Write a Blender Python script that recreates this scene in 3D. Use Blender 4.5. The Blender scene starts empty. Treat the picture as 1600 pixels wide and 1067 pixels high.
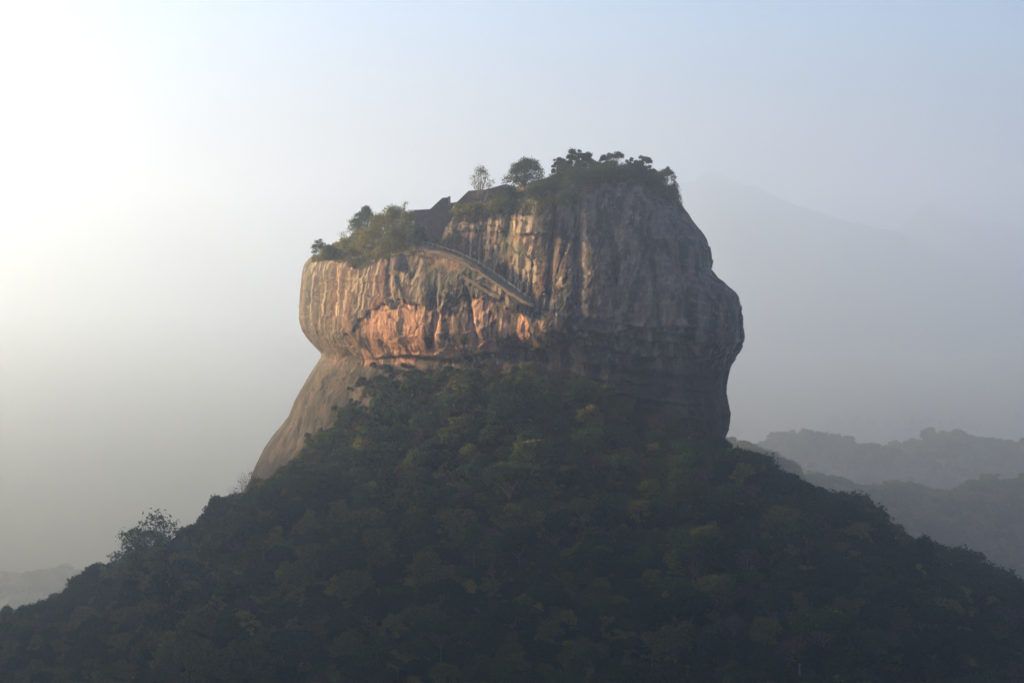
import bpy, math, random
import numpy as np
from mathutils import Vector
from mathutils.bvhtree import BVHTree

R = math.radians
scene = bpy.context.scene
COL = scene.collection

# ------------------------------------------------------------------ camera
FPX = 3800.0                      # focal length in pixels of a 1600 px wide frame
CZ = 180.0
PITCH = math.atan(133.5 / FPX)
cam_d = bpy.data.cameras.new('camera')
cam_d.sensor_width = 36.0
cam_d.lens = 36.0 * FPX / 1600.0
cam_d.clip_start = 1.0
cam_d.clip_end = 60000.0
cam = bpy.data.objects.new('camera', cam_d)
COL.objects.link(cam)
cam.location = (0, 0, CZ)
cam.rotation_euler = (math.pi / 2 - PITCH, 0, 0)
scene.camera = cam

# ------------------------------------------------------------------ sky, sun, exposure
SUN_AZ = R(63)
SUN_EL = R(12.5)
world = bpy.data.worlds.new('World')
scene.world = world
world.use_nodes = True
wn = world.node_tree
bg = wn.nodes['Background']
sky = wn.nodes.new('ShaderNodeTexSky')
sky.sky_type = 'NISHITA'
sky.sun_disc = False
sky.sun_elevation = SUN_EL
sky.sun_rotation = -SUN_AZ
sky.altitude = 300
sky.air_density = 0.8
sky.dust_density = 4.6
sky.ozone_density = 4.5
wn.links.new(sky.outputs[0], bg.inputs[0])
bg.inputs[1].default_value = 0.09

sun_d = bpy.data.lights.new('sun', 'SUN')
sun_d.energy = 5.0
sun_d.angle = R(5)
sun_d.color = (1.0, 0.665, 0.25)
sun = bpy.data.objects.new('sun', sun_d)
COL.objects.link(sun)
to_sun = Vector((-math.sin(SUN_AZ) * math.cos(SUN_EL), math.cos(SUN_AZ) * math.cos(SUN_EL), math.sin(SUN_EL)))
sun.rotation_euler = to_sun.to_track_quat('Z', 'Y').to_euler()
sun.location = (-300, 600, 500)

HAZE_DENSITY = 0.00021
HAZE_ANISO = 0.86
HAZE_COLOR = (0.82, 0.90, 1.0, 1)

vs = scene.view_settings
scene.display_settings.display_device = 'sRGB'
vs.view_transform = 'Standard'
vs.look = 'None'
vs.exposure = 1.88
vs.gamma = 1.0
vs.use_curve_mapping = False
cy = scene.cycles
cy.use_denoising = True
cy.denoiser = 'OPENIMAGEDENOISE'
cy.max_bounces = 7
cy.diffuse_bounces = 3
cy.glossy_bounces = 1
cy.transmission_bounces = 2
cy.volume_bounces = 3
cy.transparent_max_bounces = 8
cy.sample_clamp_indirect = 4.0

# ------------------------------------------------------------------ helpers
rng = np.random.default_rng(11)
random.seed(5)
COSP, SINP = math.cos(PITCH), math.sin(PITCH)


def ray(px, py):
    """direction of the camera ray through a 1600 x 1067 pixel"""
    u, v = px - 800.0, 533.5 - py
    d = Vector((u, COSP * FPX + SINP * v, -SINP * FPX + COSP * v))
    return d.normalized()


def at(px, py, Y):
    d = ray(px, py)
    return Vector((0, 0, CZ)) + d * (Y / d.y)


def zpix(py, Y=1000.0):
    return at(800, py, Y).z


def project(x, y, z):
    dz = z - CZ
    f = COSP * y - SINP * dz
    return 800.0 + FPX * x / f, 533.5 - FPX * (SINP * y + COSP * dz) / f


def _hash(ix, iy, iz, seed):
    h = (ix.astype(np.int64) * 374761393 + iy.astype(np.int64) * 668265263 + iz.astype(np.int64) * 2147483647 + seed * 1274126177)
    h = (h ^ (h >> 13)) * 1274126177
    h = h & 0x7fffffff
    h = (h ^ (h >> 16)) * 73244475
    h = h & 0x7fffffff
    return (h ^ (h >> 15)).astype(np.float64) / 0x7fffffff


def vnoise(x, y, z=None, seed=0):
    """value noise, -1..1"""
    x = np.asarray(x, float); y = np.asarray(y, float)
    z = np.zeros_like(x) if z is None else np.asarray(z, float)
    x0, y0, z0 = np.floor(x), np.floor(y), np.floor(z)
    fx, fy, fz = x - x0, y - y0, z - z0
    ux = fx * fx * fx * (fx * (fx * 6 - 15) + 10)
    uy = fy * fy * fy * (fy * (fy * 6 - 15) + 10)
    uz = fz * fz * fz * (fz * (fz * 6 - 15) + 10)
    out = 0.0
    for dx in (0, 1):
        wx = ux if dx else 1 - ux
        for dy in (0, 1):
            wy = uy if dy else 1 - uy
            for dz in (0, 1):
                wz = uz if dz else 1 - uz
                out = out + _hash(x0 + dx, y0 + dy, z0 + dz, seed) * wx * wy * wz
    return out * 2 - 1


def fbm(x, y, z=None, seed=0, octv=4, gain=0.5):
    a, s, n = 1.0, 0.0, 0.0
    f = 1.0
    for k in range(octv):
        s = s + a * vnoise(np.asarray(x) * f, np.asarray(y) * f, None if z is None else np.asarray(z) * f, seed + 17 * k)
        n += a
        a *= gain
        f *= 2.03
    return s / n


def sstep(a, b, x):
    t = np.clip((x - a) / (b - a), 0, 1)
    return t * t * (3 - 2 * t)


def mesh_np(name, verts, quads, mat=None, smooth=True):
    """mesh from numpy verts (n,3) and faces (m,3|4)"""
    me = bpy.data.meshes.new(name)
    verts = np.asarray(verts, dtype=np.float32)
    quads = np.asarray(quads, dtype=np.int32)
    k = quads.shape[1]
    me.vertices.add(len(verts)); me.vertices.foreach_set('co', verts.ravel())
    me.loops.add(quads.size); me.loops.foreach_set('vertex_index', quads.ravel())
    me.polygons.add(len(quads))
    me.polygons.foreach_set('loop_start', np.arange(0, quads.size, k, dtype=np.int32))
    me.polygons.foreach_set('use_smooth', np.full(len(quads), smooth))
    me.update(calc_edges=True)
    me.validate()
    if mat:
        me.materials.append(mat)
    return me


def link(name, me, parent=None, loc=None):
    o = bpy.data.objects.new(name, me)
    COL.objects.link(o)
    if parent is not None:
        o.parent = parent
    if loc is not None:
        o.location = loc
    return o


def empty(name, loc, rz=0.0, s=1.0):
    o = bpy.data.objects.new(name, None)
    COL.objects.link(o)
    o.location = loc
    o.rotation_euler = (0, 0, rz)
    o.scale = (s, s, s)
    o.empty_display_size = 0.5
    return o


def tag(o, label=None, cat=None, group=None, kind=None):
    if label: o['label'] = label
    if cat: o['category'] = cat
    if group: o['group'] = group
    if kind: o['kind'] = kind
    return o


class MB:
    """collects boxes and tubes into one mesh"""
    def __init__(self):
        self.v, self.f = [], []

    def box(self, c, size, rz=0.0):
        cx, cyy, cz = c
        sx, sy, sz = (s / 2 for s in size)
        b = len(self.v)
        ca, sa = math.cos(rz), math.sin(rz)
        for dz in (-sz, sz):
            for dx, dy in ((-sx, -sy), (sx, -sy), (sx, sy), (-sx, sy)):
                self.v.append((cx + dx * ca - dy * sa, cyy + dx * sa + dy * ca, cz + dz))
        for q in ((3, 2, 1, 0), (4, 5, 6, 7), (0, 1, 5, 4), (1, 2, 6, 5), (2, 3, 7, 6), (3, 0, 4, 7)):
            self.f.append(tuple(b + i for i in q))

    def tube(self, pts, radii, n=6):
        rings = []
        P = [Vector(p) for p in pts]
        for i, p in enumerate(P):
            t = (P[min(i + 1, len(P) - 1)] - P[max(i - 1, 0)]).normalized()
            a = t.orthogonal().normalized()
            c = t.cross(a)
            b = len(self.v)
            for k in range(n):
                an = 2 * math.pi * k / n
                self.v.append(tuple(p + (a * math.cos(an) + c * math.sin(an)) * radii[i]))
            rings.append(b)
        for r0, r1 in zip(rings, rings[1:]):
            for k in range(n):
                self.f.append((r0 + k, r0 + (k + 1) % n, r1 + (k + 1) % n, r1 + k))
        self.f.append(tuple(rings[0] + k for k in range(n))[::-1])
        self.f.append(tuple(rings[-1] + k for k in range(n)))

    def poly_prism(self, front, back):
        b = len(self.v); n = len(front)
        self.v += [tuple(p) for p in front] + [tuple(p) for p in back]
        self.f.append(tuple(range(b, b + n)))
        self.f.append(tuple(range(b + n, b + 2 * n))[::-1])
        for k in range(n):
            j = (k + 1) % n
            self.f.append((b + j, b + k, b + n + k, b + n + j))

    def mesh(self, name, mat, smooth=False):
        me = bpy.data.meshes.new(name)
        me.from_pydata(self.v, [], self.f)
        me.update()
        if smooth:
            me.polygons.foreach_set('use_smooth', [True] * len(me.polygons))
        me.materials.append(mat)
        return me

    def build(self, name, mat, parent=None, smooth=False):
        return link(name, self.mesh(name, mat, smooth), parent)


# ------------------------------------------------------------------ materials
def new_mat(name):
    m = bpy.data.materials.new(name)
    m.use_nodes = True
    nt = m.node_tree
    nt.nodes.clear()
    out = nt.nodes.new('ShaderNodeOutputMaterial')
    return m, nt, out


def leaf_mat(name, col, col2, trans=0.3):
    m, nt, out = new_mat(name)
    N, L = nt.nodes, nt.links
    geo = N.new('ShaderNodeNewGeometry')
    oi = N.new('ShaderNodeObjectInfo')
    rmp = N.new('ShaderNodeMix'); rmp.data_type = 'RGBA'
    rmp.inputs['A'].default_value = (*col, 1); rmp.inputs['B'].default_value = (*col2, 1)
    noi = N.new('ShaderNodeTexNoise'); noi.inputs['Scale'].default_value = 0.35
    tc = N.new('ShaderNodeTexCoord'); L.new(tc.outputs['Object'], noi.inputs['Vector'])
    ma = N.new('ShaderNodeMath'); ma.operation = 'MULTIPLY_ADD'
    L.new(noi.outputs['Fac'], ma.inputs[0]); ma.inputs[1].default_value = 0.9
    mb = N.new('ShaderNodeMath'); mb.operation = 'MULTIPLY_ADD'
    L.new(oi.outputs['Random'], mb.inputs[0]); mb.inputs[1].default_value = 0.8; mb.inputs[2].default_value = -0.42
    L.new(mb.outputs[0], ma.inputs[2])
    ma.use_clamp = True
    L.new(ma.outputs[0], rmp.inputs['Factor'])
    hsv = N.new('ShaderNodeHueSaturation')
    L.new(rmp.outputs['Result'], hsv.inputs['Color'])
    mr = N.new('ShaderNodeMapRange')
    L.new(geo.outputs['Random Per Island'], mr.inputs['Value'])
    mr.inputs['To Min'].default_value = 0.6; mr.inputs['To Max'].default_value = 1.35
    L.new(mr.outputs[0], hsv.inputs['Value'])
    dif = N.new('ShaderNodeBsdfDiffuse'); L.new(hsv.outputs[0], dif.inputs['Color'])
    tr = N.new('ShaderNodeBsdfTranslucent')
    h2 = N.new('ShaderNodeHueSaturation'); h2.inputs['Hue'].default_value = 0.47; h2.inputs['Saturation'].default_value = 1.1; h2.inputs['Value'].default_value = 1.1
    L.new(hsv.outputs[0], h2.inputs['Color']); L.new(h2.outputs[0], tr.inputs['Color'])
    mx = N.new('ShaderNodeMixShader'); mx.inputs[0].default_value = trans
    L.new(dif.outputs[0], mx.inputs[1]); L.new(tr.outputs[0], mx.inputs[2])
    L.new(mx.outputs[0], out.inputs['Surface'])
    return m


def rough_mat(name, col, col2, scale=0.3, bump=0.0, bscale=2.0, rough=0.9):
    m, nt, out = new_mat(name)
    N, L = nt.nodes, nt.links
    tc = N.new('ShaderNodeTexCoord')
    noi = N.new('ShaderNodeTexNoise'); noi.inputs['Scale'].default_value = scale; noi.inputs['Detail'].default_value = 6
    L.new(tc.outputs['Object'], noi.inputs['Vector'])
    cr = N.new('ShaderNodeValToRGB')
    cr.color_ramp.elements[0].position = 0.35; cr.color_ramp.elements[0].color = (*col, 1)
    cr.color_ramp.elements[1].position = 0.68; cr.color_ramp.elements[1].color = (*col2, 1)
    L.new(noi.outputs['Fac'], cr.inputs[0])
    p = N.new('ShaderNodeBsdfPrincipled')
    p.inputs['Roughness'].default_value = rough
    p.inputs['Specular IOR Level'].default_value = 0.15
    L.new(cr.outputs[0], p.inputs['Base Color'])
    if bump:
        n2 = N.new('ShaderNodeTexNoise'); n2.inputs['Scale'].default_value = bscale; n2.inputs['Detail'].default_value = 5
        L.new(tc.outputs['Object'], n2.inputs['Vector'])
        b = N.new('ShaderNodeBump'); b.inputs['Strength'].default_value = bump; b.inputs['Distance'].default_value = 0.5
        L.new(n2.outputs['Fac'], b.inputs['Height']); L.new(b.outputs[0], p.inputs['Normal'])
    L.new(p.outputs[0], out.inputs['Surface'])
    return m


def rock_mat():
    m, nt, out = new_mat('rock')
    N, L = nt.nodes, nt.links
    at_ = N.new('ShaderNodeAttribute'); at_.attribute_name = 'tint'
    tc = N.new('ShaderNodeTexCoord')
    mp = N.new('ShaderNodeMapping'); mp.inputs['Scale'].default_value = (0.9, 0.9, 0.10)
    L.new(tc.outputs['Object'], mp.inputs['Vector'])
    n1 = N.new('ShaderNodeTexNoise'); n1.inputs['Scale'].default_value = 1.0; n1.inputs['Detail'].default_value = 7; n1.inputs['Roughness'].default_value = 0.65
    L.new(mp.outputs[0], n1.inputs['Vector'])
    n2 = N.new('ShaderNodeTexNoise'); n2.inputs['Scale'].default_value = 0.55; n2.inputs['Detail'].default_value = 8; n2.inputs['Roughness'].default_value = 0.7
    L.new(tc.outputs['Object'], n2.inputs['Vector'])
    mr = N.new('ShaderNodeMapRange'); mr.inputs['From Min'].default_value = 0.3; mr.inputs['From Max'].default_value = 0.7
    mr.inputs['To Min'].default_value = 0.66; mr.inputs['To Max'].default_value = 1.3
    L.new(n1.outputs['Fac'], mr.inputs['Value'])
    mr2 = N.new('ShaderNodeMapRange'); mr2.inputs['From Min'].default_value = 0.3; mr2.inputs['From Max'].default_value = 0.7
    mr2.inputs['To Min'].default_value = 0.72; mr2.inputs['To Max'].default_value = 1.28
    L.new(n2.outputs['Fac'], mr2.inputs['Value'])
    mu = N.new('ShaderNodeMath'); mu.operation = 'MULTIPLY'
    L.new(mr.outputs[0], mu.inputs[0]); L.new(mr2.outputs[0], mu.inputs[1])
    hs = N.new('ShaderNodeHueSaturation'); L.new(at_.outputs['Color'], hs.inputs['Color']); L.new(mu.outputs[0], hs.inputs['Value'])
    p = N.new('ShaderNodeBsdfPrincipled'); p.inputs['Roughness'].default_value = 0.88
    p.inputs['Specular IOR Level'].default_value = 0.2
    L.new(hs.outputs[0], p.inputs['Base Color'])
    mpv = N.new('ShaderNodeMapping'); mpv.inputs['Scale'].default_value = (0.30, 0.30, 0.10)
    nw = N.new('ShaderNodeTexNoise'); nw.inputs['Scale'].default_value = 0.12; nw.inputs['Detail'].default_value = 4
    L.new(tc.outputs['Object'], nw.inputs['Vector'])
    va = N.new('ShaderNodeVectorMath'); va.operation = 'MULTIPLY_ADD'; va.inputs[1].default_value = (9, 9, 9)
    L.new(nw.outputs['Color'], va.inputs[0]); L.new(tc.outputs['Object'], va.inputs[2])
    L.new(va.outputs[0], mpv.inputs['Vector'])
    vor = N.new('ShaderNodeTexVoronoi'); vor.feature = 'DISTANCE_TO_EDGE'; vor.inputs['Scale'].default_value = 1.0
    L.new(mpv.outputs[0], vor.inputs['Vector'])
    crk = N.new('ShaderNodeMapRange'); crk.inputs['From Max'].default_value = 0.07; crk.inputs['To Min'].default_value = 0.0; crk.inputs['To Max'].default_value = 1.0
    L.new(vor.outputs['Distance'], crk.inputs['Value'])
    b0 = N.new('ShaderNodeBump'); b0.inputs['Strength'].default_value = 0.55; b0.inputs['Distance'].default_value = 0.7
    L.new(crk.outputs[0], b0.inputs['Height'])
    b1 = N.new('ShaderNodeBump'); b1.inputs['Strength'].default_value = 0.7; b1.inputs['Distance'].default_value = 1.2
    L.new(b0.outputs[0], b1.inputs['Normal'])
    L.new(n2.outputs['Fac'], b1.inputs['Height'])
    b2 = N.new('ShaderNodeBump'); b2.inputs['Strength'].default_value = 0.5; b2.inputs['Distance'].default_value = 1.0
    L.new(n1.outputs['Fac'], b2.inputs['Height']); L.new(b1.outputs[0], b2.inputs['Normal'])
    L.new(b2.outputs[0], p.inputs['Normal'])
    L.new(p.outputs[0], out.inputs['Surface'])
    return m


def brick_mat(name, c1, c2, mortar):
    m, nt, out = new_mat(name)
    N, L = nt.nodes, nt.links
    tc = N.new('ShaderNodeTexCoord')
    mp = N.new('ShaderNodeMapping'); mp.inputs['Rotation'].default_value = (math.pi / 2, 0, 0)
    L.new(tc.outputs['Object'], mp.inputs['Vector'])
    br = N.new('ShaderNodeTexBrick'); br.inputs['Scale'].default_value = 1.0
    br.inputs['Color1'].default_value = (*c1, 1); br.inputs['Color2'].default_value = (*c2, 1); br.inputs['Mortar'].default_value = (*mortar, 1)
    br.inputs['Brick Width'].default_value = 0.6; br.inputs['Row Height'].default_value = 0.25; br.inputs['Mortar Size'].default_value = 0.03
    L.new(mp.outputs[0], br.inputs['Vector'])
    noi = N.new('ShaderNodeTexNoise'); noi.inputs['Scale'].default_value = 0.6; noi.inputs['Detail'].default_value = 6
    L.new(tc.outputs['Object'], noi.inputs['Vector'])
    mr = N.new('ShaderNodeMapRange'); mr.inputs['To Min'].default_value = 0.5; mr.inputs['To Max'].default_value = 1.5
    L.new(noi.outputs['Fac'], mr.inputs['Value'])
    hs = N.new('ShaderNodeHueSaturation'); L.new(br.outputs['Color'], hs.inputs['Color']); L.new(mr.outputs[0], hs.inputs['Value'])
    p = N.new('ShaderNodeBsdfPrincipled'); p.inputs['Roughness'].default_value = 0.92; p.inputs['Specular IOR Level'].default_value = 0.1
    L.new(hs.outputs[0], p.inputs['Base Color'])
    b = N.new('ShaderNodeBump'); b.inputs['Strength'].default_value = 0.7; b.inputs['Distance'].default_value = 0.1
    L.new(br.outputs['Fac'], b.inputs['Height']); b.invert = True
    L.new(b.outputs[0], p.inputs['Normal'])
    L.new(p.outputs[0], out.inputs['Surface'])
    return m


M_ROCK = rock_mat()
M_BARK = rough_mat('bark', (0.07, 0.055, 0.045), (0.15, 0.12, 0.1), 1.5, 0.4)
M_PALEBARK = rough_mat('pale_bark', (0.16, 0.14, 0.12), (0.3, 0.27, 0.23), 1.5, 0.3)
M_SOIL = rough_mat('forest_floor', (0.025, 0.035, 0.018), (0.06, 0.055, 0.03), 0.05, 0.5, 0.2)
def ground_mat():
    m, nt, out = new_mat('ground')
    N, L = nt.nodes, nt.links
    at_ = N.new('ShaderNodeAttribute'); at_.attribute_name = 'tint'
    tc = N.new('ShaderNodeTexCoord')
    noi = N.new('ShaderNodeTexNoise'); noi.inputs['Scale'].default_value = 0.08; noi.inputs['Detail'].default_value = 8
    L.new(tc.outputs['Object'], noi.inputs['Vector'])
    mr = N.new('ShaderNodeMapRange'); mr.inputs['To Min'].default_value = 0.5; mr.inputs['To Max'].default_value = 1.5
    L.new(noi.outputs['Fac'], mr.inputs['Value'])
    hs = N.new('ShaderNodeHueSaturation'); L.new(at_.outputs['Color'], hs.inputs['Color']); L.new(mr.outputs[0], hs.inputs['Value'])
    d = N.new('ShaderNodeBsdfDiffuse'); L.new(hs.outputs[0], d.inputs['Color'])
    L.new(d.outputs[0], out.inputs['Surface'])
    return m


M_GROUND = ground_mat()
M_HILL = rough_mat('wooded_hill', (0.03, 0.05, 0.025), (0.06, 0.08, 0.04), 0.004, 0.4, 0.01)
M_BRICK = brick_mat('old_brick', (0.27, 0.18, 0.13), (0.2, 0.135, 0.1), (0.12, 0.1, 0.085))
M_STONE = brick_mat('stair_stone', (0.24, 0.18, 0.125), (0.16, 0.12, 0.085), (0.06, 0.05, 0.04))
M_PLASTER = rough_mat('weathered_stone', (0.2, 0.155, 0.11), (0.34, 0.27, 0.2), 0.8, 0.3)
M_METAL = rough_mat('painted_iron', (0.10, 0.10, 0.10), (0.17, 0.165, 0.16), 2.0, 0.1, rough=0.6)
M_PALEMETAL = rough_mat('galvanised_iron', (0.35, 0.33, 0.3), (0.48, 0.45, 0.4), 2.0, 0.1, rough=0.55)
LEAF = {
    'dark':   leaf_mat('leaves_dark', (0.017, 0.038, 0.011), (0.031, 0.058, 0.016)),
    'mid':    leaf_mat('leaves_mid', (0.027, 0.054, 0.013), (0.05, 0.084, 0.02)),
    'olive':  leaf_mat('leaves_olive', (0.065, 0.083, 0.015), (0.115, 0.125, 0.025), 0.45),
    'yellow': leaf_mat('leaves_yellow', (0.115, 0.13, 0.018), (0.19, 0.185, 0.028), 0.48),  # olive and yellow leaf tones, raised in part to suggest sunlit foliage
    'brown':  leaf_mat('leaves_brown', (0.062, 0.05, 0.03), (0.1, 0.074, 0.045), 0.25),
}
M_GRASS = leaf_mat('grass_blades', (0.075, 0.09, 0.025), (0.14, 0.13, 0.04), 0.4)

# ------------------------------------------------------------------ the rock
RCX, RCY = (815 - 800) / 3.8, 1000.0
SHEAR = 0.62                      # the front face is turned towards the morning sun


def curve(pts, flip=False):
    p = np.array(sorted(pts), float)
    return lambda q: np.interp(q, p[:, 0], p[:, 1])


def smoothc(pts, w=1.6):
    """smoothed interpolation over z of silhouette points (py, px)"""
    z = np.array([zpix(a) for a, b in pts]); v = np.array([b for a, b in pts], float)
    o = np.argsort(z); z = z[o]; v = v[o]
    zz = np.linspace(0, 240, 961)
    vv = np.interp(zz, z, v)
    k = np.exp(-0.5 * (np.arange(-24, 25) * 0.25 / w) ** 2); k /= k.sum()
    vv = np.convolve(np.pad(vv, 24, mode='edge'), k, mode='valid')
    return lambda q: np.interp(q, zz, vv)


LX = smoothc([(230, 500), (395, 489), (408, 481), (430, 475), (470, 471), (497, 470), (514, 473), (528, 481), (540, 492), (548, 501), (556, 503),
              (564, 498), (580, 487), (600, 475), (620, 464), (640, 456), (655, 450), (680, 432), (700, 418), (720, 408), (760, 392), (800, 370), (860, 330), (1000, 260)], 0.9)
RX = smoothc([(230, 1030), (285, 1055), (310, 1069), (330, 1078), (345, 1084), (360, 1095), (375, 1106), (395, 1113), (410, 1114), (422, 1112), (433, 1120), (445, 1136),
              (460, 1150), (480, 1155), (500, 1158), (525, 1160), (545, 1156), (560, 1149), (580, 1140), (600, 1137), (620, 1138), (635, 1142), (660, 1142),
              (680, 1139), (700, 1132), (715, 1128), (760, 1120), (1000, 1150)], 0.9)
FY = smoothc([(230, 54), (280, 58), (330, 63), (400, 69), (480, 75), (515, 77), (530, 74), (548, 69), (570, 69), (600, 74), (660, 82), (760, 96), (1000, 130)], 2.2)

top_line = curve([(440, 402), (490, 402), (520, 392), (560, 384), (600, 374), (640, 366), (655, 352), (672, 338), (700, 326), (740, 316), (780, 300), (820, 291), (860, 280),
                  (900, 272), (930, 268), (1000, 266), (1025, 274), (1045, 284), (1062, 296), (1075, 310), (1200, 310)])
rim_line = curve([(440, 401), (488, 402), (515, 406), (560, 409), (600, 403), (640, 391), (664, 378), (682, 348), (700, 334), (740, 328), (780, 324), (830, 318), (870, 312), (900, 300), (925, 287),
                  (950, 280), (1000, 281), (1020, 294), (1050, 312), (1075, 326), (1200, 330)])
STAIR = [(640, 381), (658, 388), (690, 397), (720, 407), (745, 419), (770, 435), (795, 453), (818, 470), (838, 483)]   # the ledge the stairs climb
stair_line = curve(STAIR)


def py2z(py, y):
    """height of the ray through row py at depth y"""
    v = 533.5 - py
    return CZ + y * (-SINP * FPX + COSP * v) / (COSP * FPX + SINP * v)


def plan_radius(th, z, nfront=2.7):
    zr_, zl_ = CZ + (z - CZ) * 1000 / (1000 - SHEAR * 86), CZ + (z - CZ) * 1000 / (1000 + SHEAR * 86)
    ra, la = (RX(zr_) - 823) / 3.8, (815 - LX(zl_)) / 3.8
    a = np.where(np.cos(th) > 0, ra / (1 + SHEAR * ra / 1000), la / (1 - SHEAR * la / 1000))
    a = np.maximum(a, 5)
    b = np.where(np.sin(th) < 0, FY(z), FY(z) * 0.92)
    n = np.where(np.cos(th) > 0, 3.1, 2.35)
    c, s = np.abs(np.cos(th)) / a, np.abs(np.sin(th)) / b
    return (c ** n + s ** n) ** (-1 / n)


def bump1(x, a, b, w):
    return sstep(a - w, a + w, x) * (1 - sstep(b - w, b + w, x))


def rock_offset(x, y, z, th):
    """outward displacement (m) of the cliff and its masks, from positions on the plain body"""
    px, py = project(x, y, z)
    front = sstep(0.12, -0.12, np.sin(th))
    wob = fbm(x * 0.06, y * 0.06, z * 0.06, 3, 3) * 14
    wob2 = fbm(x * 0.25, y * 0.25, z * 0.25, 5, 3) * 6
    # broad undulation, flutes running down the face, blocky fine relief
    d = 3.0 * fbm(x * 0.022, y * 0.022, z * 0.03, 7, 3)
    warp = 3.0 * fbm(x * 0.05, y * 0.05, z * 0.05, 8, 2)
    fl = fbm((x + warp) * 0.13, (y + warp) * 0.13, z * 0.022, 9, 3)
    d += 0.4 * fl - 0.3 * np.abs(fbm((x + warp) * 0.09, (y - warp) * 0.09, z * 0.014, 19, 2)) * 2
    d += 0.3 * fbm((x + 0.3 * warp) * 0.5, y * 0.5, z * 0.07, 21, 3)
    d += 0.55 * fbm(x * 0.3, y * 0.3, z * 0.25, 23, 4)
    # cracks, ledges and broken edges
    n1 = fbm((x + warp) * 0.085, (y + warp) * 0.085, z * 0.012, 25, 2)
    d -= 0.5 * np.exp(-(n1 / 0.04) ** 2) * sstep(-0.2, 0.3, fbm(x * .03, y * .03, z * .03, 26, 2))
    n2 = fbm(x * 0.03, y * 0.03, z * 0.11, 27, 3)
    d -= 0.3 * np.exp(-(n2 / 0.035) ** 2)
    zz = z * 0.16 + 1.6 * fbm(x * 0.035, y * 0.035, z * 0.05, 28, 3)
    d += 0.65 * ((zz - np.floor(zz)) ** 2 - 0.33)
    bl = fbm(x * 0.16, y * 0.16, z * 0.05, 29, 2) * 4.0
    d += 0.2 * (np.floor(bl) - bl * 0.75)
    # bedding shelves low on the right half
    sh = bump1(px, 900, 1100, 30) * bump1(py, 505, 640, 14) * front
    lay = (py + 0.10 * (1000 - px) + wob * 0.9 + wob2 * 0.6) / 23.0
    saw = lay - np.floor(lay)
    d += sh * (2.7 * (saw ** 2) - 0.9)
    # overhanging lip over the right half
    lip = 519 + wob * 0.35 + np.interp(px, [830, 880, 940, 1010, 1075], [30, 14, 2, -3, 6])
    d += -3.2 * front * bump1(px, 838, 1080, 14) * sstep(-1.2, 1.2, py - lip) * (1 - sstep(8, 46, py - lip))
    # the smooth alcove under the left bulge: the rim is ragged
    up = np.interp(px, [500, 545, 575, 610, 640, 690, 730, 775, 815, 835], [545, 512, 482, 476, 470, 480, 462, 470, 492, 520]) + wob * 1.1 + wob2 * 1.6
    lo = np.interp(px, [500, 560, 640, 700, 790, 835], [560, 561, 556, 561, 548, 540])
    alc = sstep(500, 590, px) * (1 - sstep(820, 836, px)) * front
    ins = sstep(-1.1, 1.1, py - up)
    d += alc * (1.0 * sstep(40, 4, np.abs(py - up + 22)) - 1.2 * ins * (1 - sstep(0, 40, py - lo)))
    ledge = alc * sstep(-1.5, 1.5, py - lo) * (1 - sstep(4, 34, py - lo))
    d -= 2.6 * ledge * (0.25 + 0.75 * sstep(560, 660, px))
    fln = sstep(555, 600, py)
    d += fln * (1.9 * fbm(x * 0.09, y * 0.09, z * 0.05, 34, 3) + 0.8 * fbm((x + warp) * 0.3, (y + warp) * 0.3, z * 0.06, 35, 2))
    # rounded nose below the foot of the stairs
    nose = np.exp(-(((px - 858) / 34.0) ** 2 + ((py - 505) / 24.0) ** 2))
    d += 2.6 * nose * front
    # block with an undercut roof right of the grassy top
    blk = bump1(px, 803, 862, 3) * bump1(py, 300, 366 + 0 * px, 2.2) * front
    d += 1.9 * blk
    blk2 = bump1(px, 690, 790, 4) * bump1(py, 330, 363 + wob * 0.4, 3) * front
    d += 1.2 * blk2
    # dark chimneys between the big ribs
    for (c0, c1, ya, yb, wd, dep) in ((905, 903, 300, 505, 6, 3.0), (868, 858, 330, 470, 5, 1.8), (955, 972, 330, 480, 6, 2.2), (1010, 1035, 330, 520, 5, 2.0), (1060, 1084, 330, 560, 7, 2.4),
                                      (552, 545, 400, 500, 4, 1.6), (676, 671, 450, 545, 4, 2.4), (602, 612, 405, 470, 4, 1.5), (519, 512, 410, 520, 4, 1.3), (728, 746, 450, 545, 3, 1.8)):
        cc = c0 + (c1 - c0) * (py - ya) / (yb - ya) + wob * 0.5
        d -= dep * front * np.exp(-((px - cc) / wd) ** 2) * bump1(py, ya, yb, 12)
    # the wall above the stair ledge steps back
    line = stair_line(px)
    above = sstep(2.0, -2.0, py - line)
    taper = np.interp(px, [600, 640, 790, 845], [0, 1, 1, 0])
    sb = above * taper * front * np.interp(px, [640, 700, 790, 840], [8, 8, 7, 3.5])
    d -= sb
    calm = np.where(np.sin(th) < 0, 1.0, 0.6)
    edge = np.abs(np.sin(th))
    d = d * calm * (0.25 + 0.75 * sstep(0.05, 0.5, edge))
    return d, dict(px=px, py=py, up=up, lo=lo, alc=alc, ins=ins, lip=lip, front=front, wob=wob, wob2=wob2, fl=fl, blk=blk, ledge=ledge)


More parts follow.
